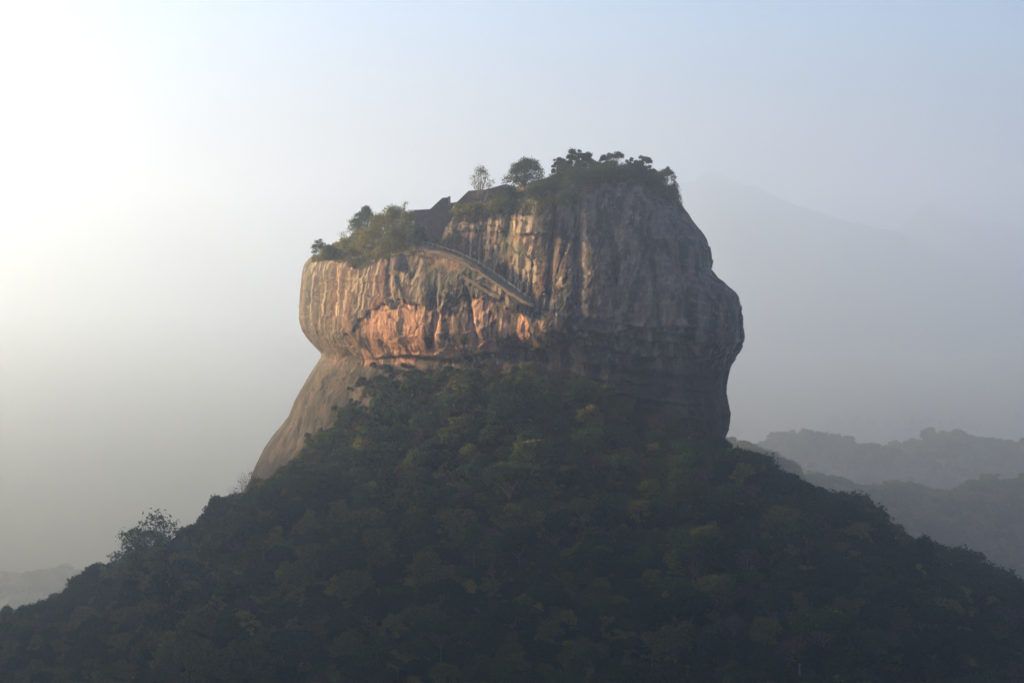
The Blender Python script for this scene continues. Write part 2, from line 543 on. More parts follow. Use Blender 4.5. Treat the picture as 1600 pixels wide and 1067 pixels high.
def build_rock():
    nf, nb, nz, nc = 760, 100, 330, 80
    th = np.concatenate([np.linspace(-math.pi - 0.16, 0.16, nf, endpoint=False), np.linspace(0.16, math.pi - 0.16, nb, endpoint=False)])
    nt = len(th)
    zb = 40.0
    # rim height per angle
    zr = np.full(nt, 200.0)
    for _ in range(6):
        r = plan_radius(th, zr)
        x = RCX + r * np.cos(th); y = RCY + r * np.sin(th) - SHEAR * r * np.cos(th)
        px, _p = project(x, y, zr)
        w = sstep(0.1, -0.25, np.sin(th))
        row = rim_line(px) * w + (top_line(px) + 5) * (1 - w)
        zr = 0.5 * zr + 0.5 * py2z(row, y)
    zr = zr + 0.9 * fbm(th * 14, th * 0 + 3, None, 31, 3)
    t = np.linspace(0, 1, nz)
    t = 1 - (1 - t) ** 1.15
    T, TH = np.meshgrid(t, th, indexing='ij')
    ZR = np.broadcast_to(zr, T.shape)
    Z = zb + (ZR - zb) * T
    r = plan_radius(TH, Z)
    x = RCX + r * np.cos(TH); y = RCY + r * np.sin(TH) - SHEAR * r * np.cos(TH)
    d, m = rock_offset(x, y, Z, TH)
    # rounded brow
    dep = np.clip((Z - (ZR - 7.0)) / 7.0, 0, 1)
    d = d - 4.0 * (1 - np.sqrt(1 - 0.98 * dep ** 2)) * (0.6 + 0.4 * fbm(TH * 9, TH * 0, None, 33, 2))
    rr = r + d
    X = RCX + rr * np.cos(TH); Y = RCY + rr * np.sin(TH) - SHEAR * rr * np.cos(TH)
    wall = np.stack([X, Y, Z + 0.5 * fbm(X * .2, Y * .2, Z * .2, 41, 2)], -1)
    # cap
    rho = np.linspace(1, 0.0, nc + 1)[1:]
    RHO, THC = np.meshgrid(rho, th, indexing='ij')
    RT = rr[-1][None, :]
    Xc = RCX + RHO * RT * np.cos(THC); Yc = RCY + RHO * RT * (np.sin(THC) - SHEAR * np.cos(THC))
    pxc, _ = project(Xc, Yc, np.full_like(Xc, 200.0))
    zt = py2z(top_line(pxc), np.full_like(Xc, RCY))
    w = sstep(0.55, 1.0, RHO) ** 1.3
    Zc = wall[-1, :, 2][None, :] * w + zt * (1 - w) + 0.7 * fbm(Xc * .12, Yc * .12, None, 43, 3) * (1 - w)
    cap = np.stack([Xc, Yc, Zc], -1)
    V = np.concatenate([wall, cap], 0)
    nr = V.shape[0]
    idx = np.arange(nr * nt).reshape(nr, nt)
    a = idx[:-1]; b = idx[1:]
    an = np.roll(a, -1, 1); bn = np.roll(b, -1, 1)
    Q = np.stack([a, an, bn, b], -1).reshape(-1, 4)
    # ---- natural colours: protected orange rock, dark water streaks, lichen, soil on the top
    xw, yw, zw = wall[..., 0], wall[..., 1], wall[..., 2]
    px, py = m['px'], m['py']
    col = np.empty(wall.shape)
    base = np.array([0.128, 0.083, 0.056]); grey = np.array([0.085, 0.07, 0.06])
    k = sstep(-0.3, 0.4, fbm(xw * 0.03, yw * 0.03, zw * 0.02, 51, 3))[..., None]
    col[:] = base * (1 - k) + grey * k
    red = np.array([0.19, 0.088, 0.06])
    kr = (sstep(0.05, 0.4, fbm(xw * 0.05, yw * 0.05, zw * 0.012, 52, 3)) * 0.75)[..., None]
    col = col * (1 - kr) + red * kr
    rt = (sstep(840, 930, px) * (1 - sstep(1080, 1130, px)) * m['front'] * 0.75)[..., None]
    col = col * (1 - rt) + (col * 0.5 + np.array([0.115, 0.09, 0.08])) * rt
    # upper red panel near the summit
    kp = (bump1(px, 965, 1020, 10) * bump1(py, 285, 350, 14) * 0.7 * m['front'])[..., None]
    col = col * (1 - kp) + np.array([0.25, 0.115, 0.09]) * kp
    # pale orange protected rock
    patch = m['alc'] * m['ins'] * (1 - sstep(-6, 6, py - m['lo'])) * sstep(538, 572, px)
    patch = np.maximum(patch, m['alc'] * 0.85 * sstep(-2, 4, py - m['lo']) * (1 - sstep(6, 20, py - m['lo'] - m['wob2'])) * (px < 640))
    patch = np.maximum(patch, 0.85 * m['front'] * bump1(px, 802, 842, 3) * bump1(py, 367, 379 + m['wob2'], 3))
    patch = np.maximum(patch, 0.6 * m['front'] * bump1(px, 718, 775, 3) * bump1(py, 361 + m['wob2'], 374 + 2 * m['wob2'], 3))
    patch = np.maximum(patch, 0.5 * m['front'] * bump1(px, 676, 720, 5) * bump1(py, 403 + m['wob2'], 420 + 2 * m['wob2'], 3))
    patch = np.maximum(patch, 0.55 * m['front'] * bump1(px, 838, 900, 6) * bump1(py, 500, 520, 5))
    patch = np.maximum(patch, 0.4 * m['front'] * bump1(px, 832, 910, 5) * bump1(py, 535, 590, 6))
    patch = np.maximum(patch, 0.35 * m['front'] * bump1(px, 965, 1070, 10) * bump1(py, 470, 512, 10))
    pk = (patch * (0.75 + 0.25 * sstep(-0.3, 0.3, fbm(xw * 0.3, yw * 0.3, zw * 0.2, 53, 3))))[..., None]
    o1 = np.array([0.60, 0.33, 0.185]); o2 = np.array([0.55, 0.27, 0.175])
    ko = sstep(-0.3, 0.3, fbm(xw * 0.2, yw * 0.2, zw * 0.1, 54, 2))[..., None]
    col = col * (1 - pk) + (o1 * ko + o2 * (1 - ko)) * pk
    # dark streaks, narrow and long
    warp = 2.0 * fbm(xw * 0.05, yw * 0.05, zw * 0.05, 55, 2)
    s1 = fbm((xw + warp) * 0.24, (yw + warp) * 0.24, zw * 0.012, 56, 3)
    s2 = fbm((xw + warp) * 0.7, (yw + warp) * 0.7, zw * 0.012, 57, 2)
    dk = np.clip(sstep(-0.10, 0.16, s1) * 0.85 + sstep(0.05, 0.3, s2) * 0.6, 0, 0.93)
    dk = dk * (1 - 0.75 * patch) + 0.95 * patch * sstep(0.03, 0.12, s1)
    dk = np.clip(dk * (1 - 0.25 * rt[..., 0]), 0, 0.9)[..., None]
    col = col * (1 - dk) + np.array([0.024, 0.024, 0.025]) * dk
    # pale streaks and lichen
    s3 = fbm((xw + warp) * 0.55, (yw + warp) * 0.55, zw * 0.011, 58, 2)
    pal = (sstep(0.16, 0.34, s3) * (0.3 + 0.65 * sstep(-.1, .3, fbm(xw * .04, yw * .04, zw * .03, 62, 2))) * (1 - patch))[..., None]
    col = col * (1 - pal) + np.array([0.36, 0.27, 0.18]) * pal
    spk = (sstep(0.42, 0.6, fbm(xw * 0.9, yw * 0.9, zw * 0.7, 59, 2)) * 0.45)[..., None]
    col = col * (1 - spk) + np.array([0.40, 0.36, 0.30]) * spk
    grn = (sstep(0.2, 0.5, fbm(xw * 0.07, yw * 0.07, zw * 0.07, 60, 3)) * 0.45 * (1 - patch))[..., None]
    col = col * (1 - grn) + np.array([0.11, 0.12, 0.075]) * grn
    # weathered, algae-stained flank below the overhang, darkened further to stand in for its shade
    wth_shade = (sstep(552, 590, py) * (0.86 + 0.13 * sstep(-.15, .15, fbm((xw + warp) * 0.3, (yw + warp) * 0.3, zw * 0.012, 63, 3))))[..., None]
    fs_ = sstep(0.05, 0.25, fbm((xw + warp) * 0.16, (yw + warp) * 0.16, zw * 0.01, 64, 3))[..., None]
    col = col * (1 - wth_shade) + (np.array([0.016, 0.016, 0.014]) * (1 - fs_) + np.array([0.075, 0.055, 0.04]) * fs_) * wth_shade
    ccol = np.empty(cap.shape)
    kk = sstep(-0.2, 0.3, fbm(Xc * 0.1, Yc * 0.1, None, 61, 3))[..., None]
    ccol[:] = np.array([0.09, 0.095, 0.04]) * kk + np.array([0.2, 0.15, 0.09]) * (1 - kk)
    edge = sstep(0.9, 0.99, RHO)[..., None]
    ccol = ccol * (1 - edge) + col[-1][None] * edge
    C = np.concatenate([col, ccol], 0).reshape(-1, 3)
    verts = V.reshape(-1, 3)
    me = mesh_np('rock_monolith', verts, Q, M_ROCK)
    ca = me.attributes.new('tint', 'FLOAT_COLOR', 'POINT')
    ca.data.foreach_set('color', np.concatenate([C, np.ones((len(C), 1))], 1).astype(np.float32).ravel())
    o = link('rock_monolith', me)
    tag(o, 'massive streaked reddish brown rock monolith with sheer cliffs rising out of the forest', 'rock')
    bvh = BVHTree.FromPolygons(verts.tolist(), Q.tolist())
    return o, bvh


ROCK, ROCK_BVH = build_rock()


def hit(px, py):
    """point of the rock seen through a pixel"""
    p, n, i, d = ROCK_BVH.ray_cast(Vector((0, 0, CZ)), ray(px, py))
    return p


def rock_top(x, y):
    p, n, i, d = ROCK_BVH.ray_cast(Vector((x, y, 400)), Vector((0, 0, -1)))
    return p


# ------------------------------------------------------------------ ground
base_tab = np.array([(-180, 50), (-165, 62), (-150, 82), (-136, 106), (-122, 130), (-105, 135), (-90, 132), (-60, 126), (-30, 104), (-10, 93), (0, 89), (40, 84), (90, 80), (140, 56), (180, 50)], float)


PLAIN_Z = -300.0
# wooded rises between the rock and the plain: x, y, height, half widths
KNOLLS = ((196, 2000, 11, 70, 100), (297, 2400, -58, 80, 120), (400, 2430, -70, 150, 140), (500, 2460, -74, 150, 140), (480, 3800, -124, 230, 280), (720, 3860, -130, 240, 280),
          (-560, 3200, -262, 320, 400))


def ground_z(x, y):
    x = np.asarray(x, float); y = np.asarray(y, float)
    dx = x - RCX; dy = y - RCY + SHEAR * dx
    th = np.arctan2(dy, dx)
    a = np.where(dx > 0, 84, 112); b = np.where(dy < 0, 70, 75)
    r = np.hypot(dx, dy) + 1e-6
    ro = ((np.abs(np.cos(th)) / a) ** 2.3 + (np.abs(np.sin(th)) / b) ** 2.3) ** (-1 / 2.3)
    D = r - ro
    base = np.interp(np.degrees(th), base_tab[:, 0], base_tab[:, 1])
    slope = 0.42 + 0.13 * sstep(0.0, -0.8, np.sin(th)) + 0.07 * sstep(0.3, 0.9, np.cos(th))
    z = base - slope * np.maximum(D, -12)
    z = z + fbm(x * 0.012, y * 0.012, None, 71, 3) * 7 * sstep(0, 60, D) + fbm(x * 0.05, y * 0.05, None, 72, 2) * 2.0
    # knolls and low rises behind
    for (kx, ky, kz, rx, ry) in KNOLLS:
        z = np.maximum(z, kz - 60 * (((x - kx) / rx) ** 2 + ((y - ky) / ry) ** 2) + 20 * fbm(x * 0.016, y * 0.016, None, 74, 3))
    plain = PLAIN_Z + 8 * fbm(x * 0.0025, y * 0.0025, None, 73, 3)
    k = 6.0
    return np.logaddexp(z / k, plain / k) * k


def outline_dist(x, y):
    dx = x - RCX; dy = y - RCY + SHEAR * dx
    th = np.arctan2(dy, dx)
    a = np.where(dx > 0, 84, 112); b = np.where(dy < 0, 70, 75)
    ro = ((np.abs(np.cos(th)) / a) ** 2.3 + (np.abs(np.sin(th)) / b) ** 2.3) ** (-1 / 2.3)
    return np.hypot(dx, dy) - ro


def build_ground():
    g = np.sinh(np.linspace(-1, 1, 421) * 5.6) / math.sinh(5.6)
    gx = g * 19500
    gy = 930 + g * 19500
    X, Y = np.meshgrid(gx, gy, indexing='ij')
    Z = ground_z(X, Y)
    n, m = X.shape
    idx = np.arange(n * m).reshape(n, m)
    Q = np.stack([idx[:-1, :-1], idx[1:, :-1], idx[1:, 1:], idx[:-1, 1:]], -1).reshape(-1, 4)
    me = mesh_np('ground', np.stack([X, Y, Z], -1).reshape(-1, 3), Q, M_GROUND)
    D = outline_dist(X, Y)
    k = (sstep(150, 330, D + 60 * fbm(X * 0.01, Y * 0.01, None, 75, 2)) * (0.55 + 0.45 * sstep(-0.2, 0.3, fbm(X * 0.004, Y * 0.002, None, 76, 3))))[..., None]
    C = np.array([0.04, 0.042, 0.024]) * (1 - k) + np.array([0.06, 0.062, 0.035]) * k
    ca = me.attributes.new('tint', 'FLOAT_COLOR', 'POINT')
    ca.data.foreach_set('color', np.concatenate([C.reshape(-1, 3), np.ones((C.size // 3, 1))], 1).astype(np.float32).ravel())
    o = link('ground', me)
    tag(o, 'forest floor sloping up to the rock from a wide flat plain', kind='structure')


build_ground()


def build_shade_hill():
    """wooded ridge added out of view beside the viewpoint, to keep the near slope in morning shade"""
    gx = np.linspace(-1250, -330, 93); gy = np.linspace(-500, 1580, 141)
    X, Y = np.meshgrid(gx, gy, indexing='ij')
    ax = (X + 650) / np.where(X > -650, 320, 580)
    crest = np.interp(Y, [-500, -200, 100, 980, 1080, 1200, 1400, 1500, 1560], [60, 170, SHADE_HILL_H, SHADE_HILL_H, 275, 238, 232, 130, PLAIN_Z])
    Z = PLAIN_Z - 12 + (crest - PLAIN_Z) * np.clip(1 - np.abs(ax) ** 2.4, 0, 1) * sstep(-500, -250, Y) + 9 * fbm(X * 0.012, Y * 0.012, None, 85, 4)
    n, m = X.shape
    idx = np.arange(n * m).reshape(n, m)
    Q = np.stack([idx[:-1, :-1], idx[1:, :-1], idx[1:, 1:], idx[:-1, 1:]], -1).reshape(-1, 4)
    o = link('shade_hill', mesh_np('shade_hill', np.stack([X, Y, Z], -1).reshape(-1, 3), Q, M_HILL))
    tag(o, 'long unseen wooded ridge added beside the viewpoint to shade the near slope', kind='structure')


SHADE_HILL_H = 350
build_shade_hill()  # unseen, added to block the low sun from the near slope and air


def build_mountain(name, label, ridge, Y, depth):
    """ridge: list of (px, py) of the skyline seen at distance Y"""
    P = [at(a, b, Y) for a, b in ridge]
    xs = np.array([p.x for p in P]); zs = np.array([p.z for p in P])
    gx = np.linspace(xs[0], xs[-1], 260); gv = np.linspace(-1, 1, 61)
    X, V = np.meshgrid(gx, gv, indexing='ij')
    h = np.interp(X, xs, zs)
    h = h + 7 * fbm(X * 0.012, X * 0, None, 81, 4)
    spread = depth * (0.35 + 0.65 * ((h - PLAIN_Z) / (h.max() - PLAIN_Z)))
    YY = Y + V * spread
    Z = PLAIN_Z + (h - PLAIN_Z) * (1 - np.abs(V) ** 1.25) + 60 * fbm(X * 0.006, YY * 0.004, None, 82, 4) * (np.abs(V) * 2).clip(0, 1) * (1 - np.abs(V))
    Z = Z - 12 * np.abs(V)
    n, m = X.shape
    idx = np.arange(n * m).reshape(n, m)
    Q = np.stack([idx[:-1, :-1], idx[1:, :-1], idx[1:, 1:], idx[:-1, 1:]], -1).reshape(-1, 4)
    me = mesh_np(name, np.stack([X, YY, Z], -1).reshape(-1, 3), Q, M_HILL)
    o = link(name, me)
    tag(o, label, kind='structure')


MTN_Y = 13800
build_mountain('mountain', 'long blue misty mountain with a small knob on its summit behind the rock',
               [(620, 760), (820, 560), (930, 380), (1010, 305), (1060, 287), (1085, 283), (1098, 272), (1112, 269), (1128, 274), (1145, 285), (1180, 292), (1230, 315), (1300, 340), (1400, 362), (1480, 395), (1600, 440), (1800, 560), (2000, 760)], MTN_Y, 2400)
build_mountain('mountain', 'farther blue misty mountain with a pointed peak at the edge of the view',
               [(1050, 760), (1250, 520), (1340, 420), (1400, 362), (1424, 340), (1433, 326), (1445, 322), (1455, 312), (1464, 322), (1490, 335), (1540, 347), (1570, 349), (1620, 370), (1700, 400), (1850, 470), (2200, 760)], MTN_Y + 2200, 2400)


# ------------------------------------------------------------------ trees
def leaf_cloud(centres, radii, count, size, seed, flat=0.75, shell=0.55):
    """leaf sprigs: each a folded pair of triangles, scattered through ellipsoid clumps"""
    g = np.random.default_rng(seed)
    centres = np.asarray(centres, float); radii = np.asarray(radii, float)
    w = radii ** 2; w = w / w.sum()
    which = g.choice(len(centres), count, p=w)
    dirs = g.normal(size=(count, 3)); dirs /= np.linalg.norm(dirs, axis=1)[:, None]
    dirs[:, 2] = np.where(dirs[:, 2] < -0.55, -dirs[:, 2] * 0.6, dirs[:, 2])
    rad = radii[which] * (shell + (1 - shell) * g.random(count) ** 0.6) * (1 + 0.16 * g.normal(size=count))
    off = dirs * rad[:, None]; off[:, 2] *= flat
    P = centres[which] + off
    nrm = dirs + g.normal(size=(count, 3)) * 0.55 + np.array([0, 0, 0.35])
    nrm /= np.linalg.norm(nrm, axis=1)[:, None]
    t = np.cross(nrm, g.normal(size=(count, 3))); t /= np.linalg.norm(t, axis=1)[:, None]
    b = np.cross(nrm, t)
    s = size * (0.6 + 0.8 * g.random(count))[:, None]
    v0 = P - t * s * 0.62
    v1 = P + b * s * 0.36 - nrm * s * 0.12
    v2 = P + t * s * 0.62 - nrm * s * 0.15
    v3 = P - b * s * 0.36 - nrm * s * 0.12
    V = np.stack([v0, v1, v2, v3], 1).reshape(-1, 3)
    i = np.arange(count)[:, None] * 4
    F = np.concatenate([i + np.array([0, 1, 2]), i + np.array([0, 2, 3])], 0)
    return V, F


def make_tree(seed, height, width, style='round', leaves=3200, leaf=0.62, mat='dark', bark=None, bare=0.0, lean=0.0, clumps=16):
    """returns (trunk mesh, crown mesh); origin at the foot of the trunk"""
    g = random.Random(seed)
    mb = MB()
    tr = max(0.14, height * 0.022)
    fork = {'round': 0.34, 'umbrella': 0.52, 'loose': 0.38, 'tall': 0.45, 'bush': 0.1, 'wide': 0.2, 'dome': 0.22}[style]
    hf = height * fork
    top = Vector((lean * height * 0.25 + g.uniform(-.3, .3), g.uniform(-.3, .3), hf))
    mb.tube([(0, 0, -1.5), (0, 0, 0), (top.x * 0.4, top.y * 0.4 + g.uniform(-.15, .15), hf * 0.5), top], [tr * 1.5, tr * 1.25, tr, tr * 0.85], 7)
    cen, rad = [], []
    for i in range(clumps):
        a = i * 2.399 + g.uniform(-.4, .4)
        u = (i + 0.5) / clumps
        if style == 'umbrella':
            rr = width * 0.5 * (0.25 + 0.72 * math.sqrt(u)); zz = height * (0.80 + 0.10 * (1 - u) + g.uniform(-.06, .05)); cr = width * g.uniform(.11, .19)
        elif style == 'tall':
            zz = height * (0.45 + 0.5 * u); rr = width * 0.42 * (1.1 - u) * g.uniform(.5, 1.1); cr = width * g.uniform(.15, .24)
        elif style == 'loose':
            rr = width * 0.5 * math.sqrt(u) * g.uniform(.6, 1.05); zz = height * (0.9 - 0.5 * u + g.uniform(-.16, .08)); cr = width * g.choice((.07, .09, .12, .16))
        elif style == 'bush':
            rr = width * 0.42 * math.sqrt(u); zz = height * (0.8 - 0.68 * u * u + g.uniform(-.08, .06)); cr = width * g.uniform(.2, .3)
        elif style == 'dome':
            ph = u * 1.75
            rr = width * 0.37 * math.sin(min(ph, 1.57)) * g.uniform(.75, 1.08); zz = height * (0.36 + 0.46 * max(math.cos(ph), -.2)) * g.uniform(.88, 1.08); cr = width * g.choice((.08, .1, .13, .16, .19))
        elif style == 'wide':
            rr = width * 0.46 * math.sqrt(u) * g.uniform(.8, 1.05); zz = height * (0.82 - 0.3 * u * u + g.uniform(-.08, .05)); cr = width * g.uniform(.11, .19)
        else:
            rr = width * 0.42 * math.sqrt(u) * g.uniform(.8, 1.05); zz = height * (0.84 - 0.42 * u * u + g.uniform(-.07, .06)); cr = width * g.uniform(.13, .22)
        c = Vector((rr * math.cos(a) + lean * zz * 0.5, rr * math.sin(a), zz))
        cen.append(c); rad.append(cr)
        s = top if i % 3 else top * 0.75
        mid = (s + c) / 2 + Vector((g.uniform(-.1, .1), g.uniform(-.1, .1), -0.04)) * height * 0.5
        end = c + Vector((0, 0, cr * 0.2))
        mb.tube([s, mid, end], [tr * 0.5, tr * 0.3, tr * 0.1], 5)
        for _ in range(3 if bare == 0 else 7):
            q = c + Vector((g.uniform(-1, 1), g.uniform(-1, 1), g.uniform(-.3, 1))) * cr * (0.9 if bare == 0 else 1.5)
            mb.tube([mid.lerp(c, .6), q], [tr * 0.16, tr * 0.06], 4)
    trunk = mb.mesh('trunk', bark or M_BARK, True)
    V, F = leaf_cloud([tuple(c) for c in cen], rad, int(leaves * (1 - bare)), leaf, seed, flat=0.85)
    crown = mesh_np('crown', V, F, LEAF[mat] if isinstance(mat, str) else mat, smooth=False)
    return trunk, crown


def place(pair, name, label, cat, loc, s=1.0, rz=0.0, group=None):
    e = empty(name, loc, rz, s)
    tag(e, label, cat, group)
    link('trunk', pair[0], e)
    link('crown', pair[1], e)
    return e


# forest varieties
VAR = [
    make_tree(1, 11.5, 10.5, 'round', 3600, 0.66, 'dark'),
    make_tree(2, 12.5, 11.5, 'wide', 3800, 0.66, 'dark', clumps=20),
    make_tree(3, 10.5, 9.5, 'round', 3300, 0.62, 'mid'),
    make_tree(4, 12.0, 12.0, 'wide', 3800, 0.7, 'mid', clumps=20),
    make_tree(5, 13.5, 8.0, 'tall', 3000, 0.6, 'dark'),
    make_tree(6, 11.0, 10.0, 'round', 3000, 0.6, 'olive'),
    make_tree(7, 12.5, 10.5, 'loose', 2600, 0.58, 'olive', clumps=26),
    make_tree(8, 10.0, 9.0, 'loose', 2300, 0.56, 'yellow', clumps=24),
    make_tree(9, 11.0, 9.5, 'round', 2400, 0.55, 'brown', bark=M_PALEBARK),
    make_tree(10, 12.0, 10.0, 'loose', 1700, 0.5, 'brown', bark=M_PALEBARK, clumps=26),
    make_tree(11, 13.0, 12.0, 'umbrella', 3200, 0.6, 'mid', clumps=22),
    make_tree(12, 9.0, 8.0, 'bush', 2800, 0.6, 'mid'),
    make_tree(13, 12.0, 9.0, 'tall', 2900, 0.6, 'mid'),
]
VWORD = ['dark green round crowned', 'dark green broad crowned', 'mid green round crowned', 'mid green broad crowned', 'tall narrow dark green', 'olive green round crowned',
         'loose airy olive green', 'yellowish green loose crowned', 'brownish dry leaved', 'thin leaved brown half bare', 'flat topped mid green', 'low bushy mid green', 'tall narrow mid green']
VPROB = np.array([.15, .13, .12, .11, .07, .1, .07, .05, .06, .05, .03, .03, .03]); VPROB = VPROB / VPROB.sum()


def scatter_forest():
    sp = 5.5
    gx, gy = np.meshgrid(np.arange(-300, 300, sp), np.arange(640, 1230, sp), indexing='ij')
    x = (gx + rng.uniform(-.48, .48, gx.shape) * sp).ravel(); y = (gy + rng.uniform(-.48, .48, gy.shape) * sp).ravel()
    D = outline_dist(x, y)
    z = ground_z(x, y)
    px, py = project(x, y, z + 6)
    keep = (D > -3.5) & (px > -90) & (px < 1690) & (py < 1150)
    keep &= ~((y > 1010) & (np.abs(x - RCX) < 75))
    # bare rock shows on the left foot of the monolith
    keep &= ~((D < 4) & (px < 520) & (px > 380) & (py < 800) & (y < 1010) & (rng.random(x.size) < .75))
    x, y, z, D, px, py = (a[keep] for a in (x, y, z, D, px, py))
    # patches of one kind of colour
    n = fbm(x * 0.02, y * 0.02, None, 91, 2)
    warm = sstep(200, -200, x)  # more olive and yellow crowns leftward, standing in for sunlit highlights
    kind = np.empty(len(x), int)
    for i in range(len(x)):
        p = VPROB.copy()
        p[[5, 6, 7]] *= 0.35 + 1.8 * warm[i] * (1 + max(n[i], -.8))
        p[[8, 9]] *= 1 + 1.5 * max(-n[i], -.5)
        if D[i] < 14:
            p[[0, 1, 3, 4, 10]] *= 0.2; p[11] *= 8
        kind[i] = rng.choice(len(VAR), p=p / p.sum())
    s = np.clip(np.exp(rng.normal(-0.2, 0.3, len(x))), 0.4, 1.6)
    s = s * (0.52 + 0.48 * sstep(-2, 26, D))
    return x, y, z, D, px, py, kind, s


fx, fy, fz, fD, fpx, fpy, fkind, fs = scatter_forest()

# which trees show largest: near ones and the ones on the skyline
sky_score = np.zeros(len(fx))
order = np.argsort(fpx)
for c in range(-80, 1690, 14):
    sel = np.where((fpx >= c) & (fpx < c + 14) & ~((fpx > 400) & (fpx < 1125)))[0]
    if len(sel):
        sky_score[sel[np.argmin(fpy[sel] - fs[sel] * 20)]] = 1
inview = (fpx > -20) & (fpx < 1620) & (fpy < 1075)
score = fs / fy * 900 * inview + sky_score * 0.6 * inview - (fpy > 1062) * 0.4 - (fy > 1010) * 2.0 * (sky_score == 0)
ranked = np.argsort(-score)
N_SINGLE = 285
single = ranked[:N_SINGLE]
mass = ranked[N_SINGLE:]


def where_words(px, py, sky):
    cols = [(170, 'at the sunny corner'), (330, 'below the loose skyline trees'), (480, 'below the bare twiggy tree'), (640, 'below the grassy shoulder'), (800, 'below the stairway'),
            (960, 'below the domed summit tree'), (1140, 'below the shaded cliff'), (1300, 'beside the shaded cliff'), (1450, 'on the shaded ridge'), (9999, 'at the shaded corner')]
    c = next(w for lim, w in cols if px < lim)
    if sky:
        return 'on the forest skyline ' + c
    r = 'low on the slope' if py > 985 else 'halfway up the slope' if py > 880 else 'high on the slope'
    return r + ' ' + c


ORD = ['leftmost', 'second leftmost', 'third leftmost', 'fourth leftmost', 'fifth leftmost', 'sixth leftmost', 'seventh leftmost', 'eighth leftmost', 'ninth leftmost']
by_label = {}
for i in single:
    lab = VWORD[int(fkind[i])] + ' tree ' + where_words(fpx[i], fpy[i], sky_score[i])
    by_label.setdefault(lab, []).append(i)
for lab, members in by_label.items():
    members.sort(key=lambda q: fpx[q])
    for n, i in enumerate(members):
        full = lab if len(members) == 1 else (ORD[min(n, 8)] if n < len(members) - 1 else 'rightmost') + ' ' + lab
        k = int(fkind[i])
        place(VAR[k], 'forest_tree', full, 'tree', (float(fx[i]), float(fy[i]), float(fz[i]) - 0.3), float(fs[i]), float(rng.uniform(0, 6.28)),
              'forest trees on the skyline' if sky_score[i] else 'forest trees on the slope')


# the rest of the forest: one mass of instanced crowns
def merged_variety(k):
    t, c = VAR[k]
    return t, c


def forest_mass(name, label, pts, kinds, scales, rots, crowns):
    me = bpy.data.meshes.new(name)
    me.vertices.add(len(pts)); me.vertices.foreach_set('co', np.asarray(pts, np.float32).ravel())
    a = me.attributes.new('k', 'INT', 'POINT'); a.data.foreach_set('value', np.asarray(kinds, np.int32))
    a = me.attributes.new('s', 'FLOAT', 'POINT'); a.data.foreach_set('value', np.asarray(scales, np.float32))
    a = me.attributes.new('r', 'FLOAT_VECTOR', 'POINT')
    rv = np.zeros((len(pts), 3), np.float32); rv[:, 2] = rots
    a.data.foreach_set('vector', rv.ravel())
    o = link(name, me)
    tag(o, label, kind='stuff')
    ng = bpy.data.node_groups.new(name, 'GeometryNodeTree')
    ng.interface.new_socket('Geometry', in_out='INPUT', socket_type='NodeSocketGeometry')
    ng.interface.new_socket('Geometry', in_out='OUTPUT', socket_type='NodeSocketGeometry')
    N, L = ng.nodes, ng.links
    gi = N.new('NodeGroupInput'); go = N.new('NodeGroupOutput')
    join = N.new('GeometryNodeJoinGeometry')

    def attr(nm, typ):
        n = N.new('GeometryNodeInputNamedAttribute'); n.data_type = typ; n.inputs['Name'].default_value = nm
        return n.outputs[0]
    ak, as_, ar = attr('k', 'INT'), attr('s', 'FLOAT'), attr('r', 'FLOAT_VECTOR')
    for k in sorted(set(int(q) for q in kinds)):
        oi = N.new('GeometryNodeObjectInfo'); oi.inputs['Object'].default_value = crowns[k]
        oi.inputs['As Instance'].default_value = True
        cmpn = N.new('FunctionNodeCompare'); cmpn.data_type = 'INT'; cmpn.operation = 'EQUAL'
        L.new(ak, cmpn.inputs[2]); cmpn.inputs[3].default_value = k
        ip = N.new('GeometryNodeInstanceOnPoints')
        L.new(gi.outputs[0], ip.inputs['Points']); L.new(cmpn.outputs[0], ip.inputs['Selection'])
        L.new(oi.outputs['Geometry'], ip.inputs['Instance'])
        L.new(ar, ip.inputs['Rotation']); L.new(as_, ip.inputs['Scale'])
        L.new(ip.outputs[0], join.inputs[0])
    L.new(join.outputs[0], go.inputs[0])
    md = o.modifiers.new('scatter', 'NODES'); md.node_group = ng
    return o


# crowns used by the masses: the crown parts of single trees already standing
CROWN_OBJ = {}
for o in list(COL.objects):
    if o.name.startswith('crown') and o.parent is not None:
        for k, (t, c) in enumerate(VAR):
            if o.data == c and k not in CROWN_OBJ:
                CROWN_OBJ[k] = o
mkind = [int(k) if int(k) in CROWN_OBJ else 0 for k in fkind[mass]]
mp = np.stack([fx[mass], fy[mass], fz[mass] - 0.3], -1)
forest_mass('forest', 'dense mixed forest filling the slope around the foot of the rock', mp, mkind, fs[mass], rng.uniform(0, 6.28, len(mass)), CROWN_OBJ)

# low undergrowth closing the gaps between crowns and climbing the talus
n_und = 2600
ux = rng.uniform(-260, 260, n_und * 3); uy = rng.uniform(690, 1060, n_und * 3)
uD = outline_dist(ux, uy); uz = ground_z(ux, uy); upx, upy = project(ux, uy, uz)
ok = (uD > -6) & (upx > -40) & (upx < 1640) & (upy < 1110) & ~((uD < 4) & (upx < 500) & (uy < 1020))
ux, uy, uz, uD = ux[ok][:n_und], uy[ok][:n_und], uz[ok][:n_und], uD[ok][:n_und]
us = np.where(uD < 10, rng.uniform(.25, .5, len(ux)), rng.uniform(.35, .6, len(ux)))
fl_pts = []
while len(fl_pts) < 300:
    a, b = rng.uniform(475, 640), rng.uniform(575, 770)
    edge = np.interp(a, [400, 450, 500, 560, 620, 650], [760, 712, 680, 620, 572, 560])
    if b > edge + 2 - 30 * rng.random() ** 3:
        q = hit(a, b)
        if q is not None:
            fl_pts.append(q)
